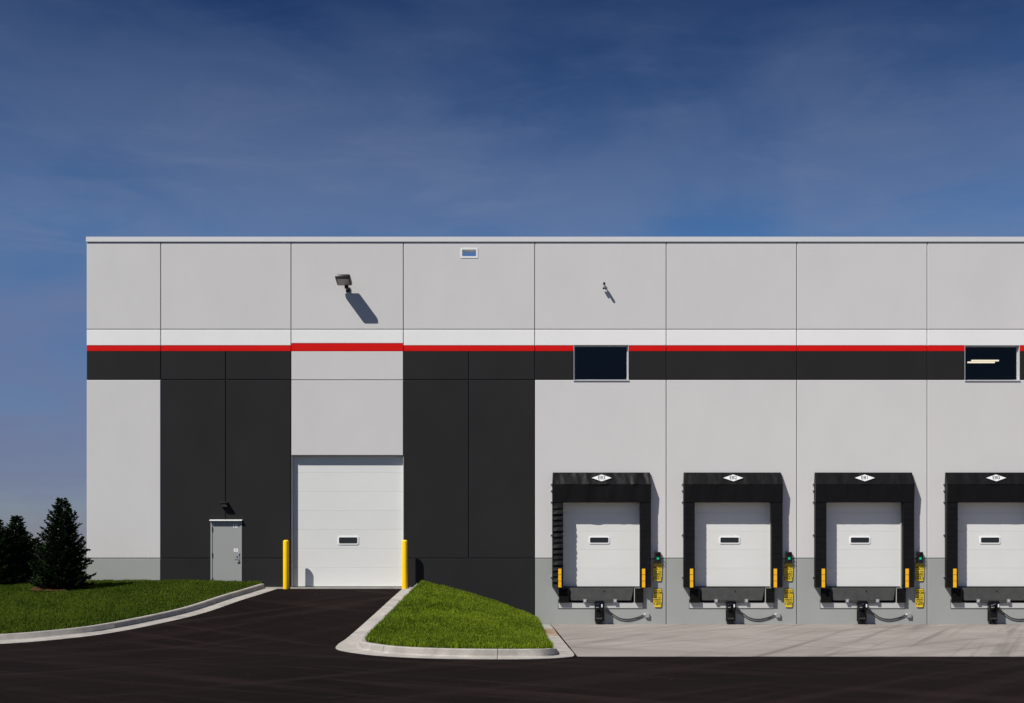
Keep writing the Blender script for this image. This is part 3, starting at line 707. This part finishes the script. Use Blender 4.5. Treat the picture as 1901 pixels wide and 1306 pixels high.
    MB().box(-.06, .085, -.22, -.062, .0, .05, .01).build('foot', 'gloss_black', tr)
    for v0, v1 in ((1133, 1150), (1137, 1153.5)):
        P = [(q(1124), -.08, vz(v0)), (q(1133), -.02, vz(v0 + 4)), (q(1148), -.013, vz(v1 - 3)), (q(1165), -.013, vz(v1)), (q(1183), -.013, vz(v1 - 3.5)), (q(1196), -.04, vz(1141))]
        MB().tube([Vector(p) for p in catmull([(a, b_, c_ - .012) for a, b_, c_ in P], 5)], .011, 7).build('hose', 'text_black', tr, True)
    cb = MB().box(q(1197.5), q(1205), -.07, -.001, vz(1147) - .012, vz(1139) - .012, .006).build('conduit_box', 'galvanised', tr)
    MB().tube([(q(1194.5), -.04, vz(1141) - .012), (q(1197.6), -.04, vz(1141) - .012)], .02, 8).build('gland', 'sign_white', tr)
    # signal and signs
    sx = xc + rx(1220.7)
    sg_ = thing('signal_light', (sx, 0, vz(1047)), 'black dock signal lamp with lit green lens beside dock seal %s' % code, 'signal light', 'dock signal lights')
    MB().box(-.095, .095, -.10, -.001, 0, vz(1025.3) - vz(1047), .012).build('housing', 'bronze', sg_)
    for zc, mt, nm in ((.29, 'red_lens', 'red_lens'), (.17, 'green_lit', 'green_lens')):
        MB().tube([(0, -.101, zc), (0, -.115, zc)], .044, 16).build(nm, mt, sg_)
        vis = []
        b = MB(); n_ = 10
        for yy in (-.10, -.175):
            for rr in (.062, .070):
                for k in range(n_ + 1): a = R(180 * k / n_); b.v.append((rr * math.cos(a), yy, zc + rr * math.sin(a)))
        K = n_ + 1
        for k in range(n_): b.f += [(k, k + 1, K * 2 + k + 1, K * 2 + k), (K + k, K * 3 + k, K * 3 + k + 1, K + k + 1), (K * 2 + k, K * 2 + k + 1, K * 3 + k + 1, K * 3 + k)]
        b.build('visor', 'bronze', sg_)
    for j, (va, vb, rows, mir) in enumerate(((1046.5, 1079, ['CAUTION', 'MOVE', 'IN OR OUT', 'ON THE', 'GREEN', 'LIGHT', 'ONLY'], False), (1094, 1127.5, ['CAUTION', 'MOVE', 'IN OR OUT', 'ON THE', 'GREEN', 'LIGHT', 'ONLY'], True))):
        hgt = (vb - va) / PX
        sn = thing('warning_sign', (sx, 0, vz(vb)), 'yellow warning sign with black lettering %s dock seal %s' % ('right under the signal lamp of' if j == 0 else 'lower of the two beside', code), 'sign', 'yellow dock warning signs')
        sn['label'] = ('yellow warning sign with black lettering just below the signal lamp of dock %s' if j == 0 else 'lower yellow warning sign with black lettering beside the bumper of dock %s') % code
        o_ = [(-.09, 0), (.09, 0), (.115, .02), (.138, .2), (.142, .5), (.12, hgt), (.03, hgt), (-.03, hgt), (-.12, hgt), (-.142, .5), (-.138, .2), (-.115, .02)]
        pl = MB().prism_y(o_, -.035, -.029).build('plate', 'sign_yellow', sn)
        MB().box(-.13, .13, -.028, -.001, hgt - .09, hgt + .012).build('bracket', 'bronze', sn)
        for k, tx in enumerate(rows):
            sz = min(.100, .40 / max(3, len(tx)))
            link('lettering', text_mesh(tx, sz, 'text_black', .035, mir), pl, (0, -.0362, hgt - .055 - k * .073))

# ------------------------------------------------------------------ spruces
def spruce(name, loc, Ht, Rb, seed, label, rings=30, pw=.72):
    rs = np.random.default_rng(seed); T = thing(name, loc, label, 'tree', 'spruces beside the warehouse corner')
    b = MB(); b.tube([(0, 0, -.05), (0, 0, Ht * .5), (0.01, 0, Ht * .97)], [.055, .035, .006], 8)
    V = []; TN = []; lim = MB()
    def twig(p, d, ln, wd, tn):
        d = d / np.linalg.norm(d); a = np.cross(d, rs.normal(size=3)); a /= np.linalg.norm(a) + 1e-9; c = np.cross(d, a)
        for e in (a, c):
            V.extend([p, p + d * ln * .45 + e * wd, p + d * ln, p + d * ln * .45 - e * wd]); TN.extend([tn] * 4)
    for k in range(rings):
        q = (k + .5) / rings; z = .05 + (Ht - .1) * q ** .95; rr = Rb * max(.03, (1 - z / Ht)) ** pw * (1 if z > .25 else .92)
        nb = max(4, int(15 * (1 - q) + 5))
        for j in range(nb):
            a = 2 * math.pi * (j + rs.random()) / nb; ln = rr * rs.uniform(.62, 1.2); up = rs.uniform(.05, .35) + .5 * q
            d = np.array([math.cos(a), math.sin(a), 0]); base = np.array([0, 0, z - .1 * ln])
            if j % 2 == 0: lim.tube([base, base + d * ln * .5 + (0, 0, .5 * ln * up * .5), base + d * ln * .95 + (0, 0, ln * up)], [.012, .008, .003], 4, False)
            nt = max(4, int(ln / .035))
            for i in range(nt):
                s = (.25 + .75 * (i + rs.random()) / nt); p = base + d * ln * s + np.array([0, 0, ln * up * s * s])
                for sd in (-1, 1):
                    side = np.array([-d[1], d[0], 0]) * sd; dirn = d * .8 + side * rs.uniform(.3, 1.1) + np.array([0, 0, rs.uniform(.0, .7)])
                    twig(p + rs.normal(0, .02, 3), dirn, rs.uniform(.08, .17) * (1.15 - .4 * s), rs.uniform(.013, .024), float(np.clip(rs.normal(.35, .25) + .25 * s, 0, 1.2)))
                    if rs.random() < .5: twig(p + side * .07 * (1.2 - s), d + np.array([0, 0, rs.uniform(.2, 1)]), rs.uniform(.07, .13), .017, float(np.clip(rs.normal(.45, .3), 0, 1.3)))
    for i in range(26):
        p = np.array([0, 0, Ht * (.90 + .1 * i / 26)]); a = rs.random() * 6.28; twig(p, np.array([math.cos(a), math.sin(a), 1.0]), .09 * (1.2 - i / 26), .012, .4)
    V = np.array(V); link('crown', np_mesh('crown', V, np.arange(len(V)).reshape(-1, 4), 'spruce_needle', tone=TN), T)
    tr = b.build('trunk', 'bark', T); lim.build('limbs', 'bark', tr)
    return T
def spot(u, t): return (u - U0) / (PX * D / (D - t))
spruce('spruce_tree', (spot(115, 2.4), -2.4, 1.14), 2.84, .90, 11, 'dense dark spruce standing closest to the warehouse corner, ringed with mulch', 32, .66)
spruce('spruce_tree', (spot(30, 0.4), -0.4, 1.37), 2.16, .82, 23, 'shorter spruce with a thin leader in the middle of the row', 27, .70)
spruce('spruce_tree', (spot(-9, 1.0), -1.0, 1.30), 2.15, .78, 37, 'spruce at the end of the row farthest from the warehouse', 27, .72)
spruce('spruce_tree', (spot(66, -1.6), 1.6, 1.41), 1.45, .62, 41, 'low young spruce half hidden behind the two bigger ones', 18, .6)
for (u, t, r_, lab) in ((103, 2.5, .74, 'reddish brown mulch ring under the largest spruce'),):
    v = [(0, 0, .03)]; n = 40
    for k in range(n):
        a = 2 * math.pi * k / n; rr = r_ * (1 + .12 * noise.noise((math.cos(a) * 2, math.sin(a) * 2, 1))); v.append((rr * math.cos(a), rr * math.sin(a) * .9, 0.0))
    me = MB().add(v, [(0, k + 1, (k + 1) % n + 1) for k in range(n)])
    x = spot(u, t); z = float(lz(x, t))
    vv = [(p[0], p[1], float(lz(x + p[0], t - p[1])) - z + .055 + p[2]) for p in me.v]; me.v = vv
    tag(me.build('mulch_bed', 'mulch', None, True, (x, -t, z)), lab, 'mulch', kind='stuff')
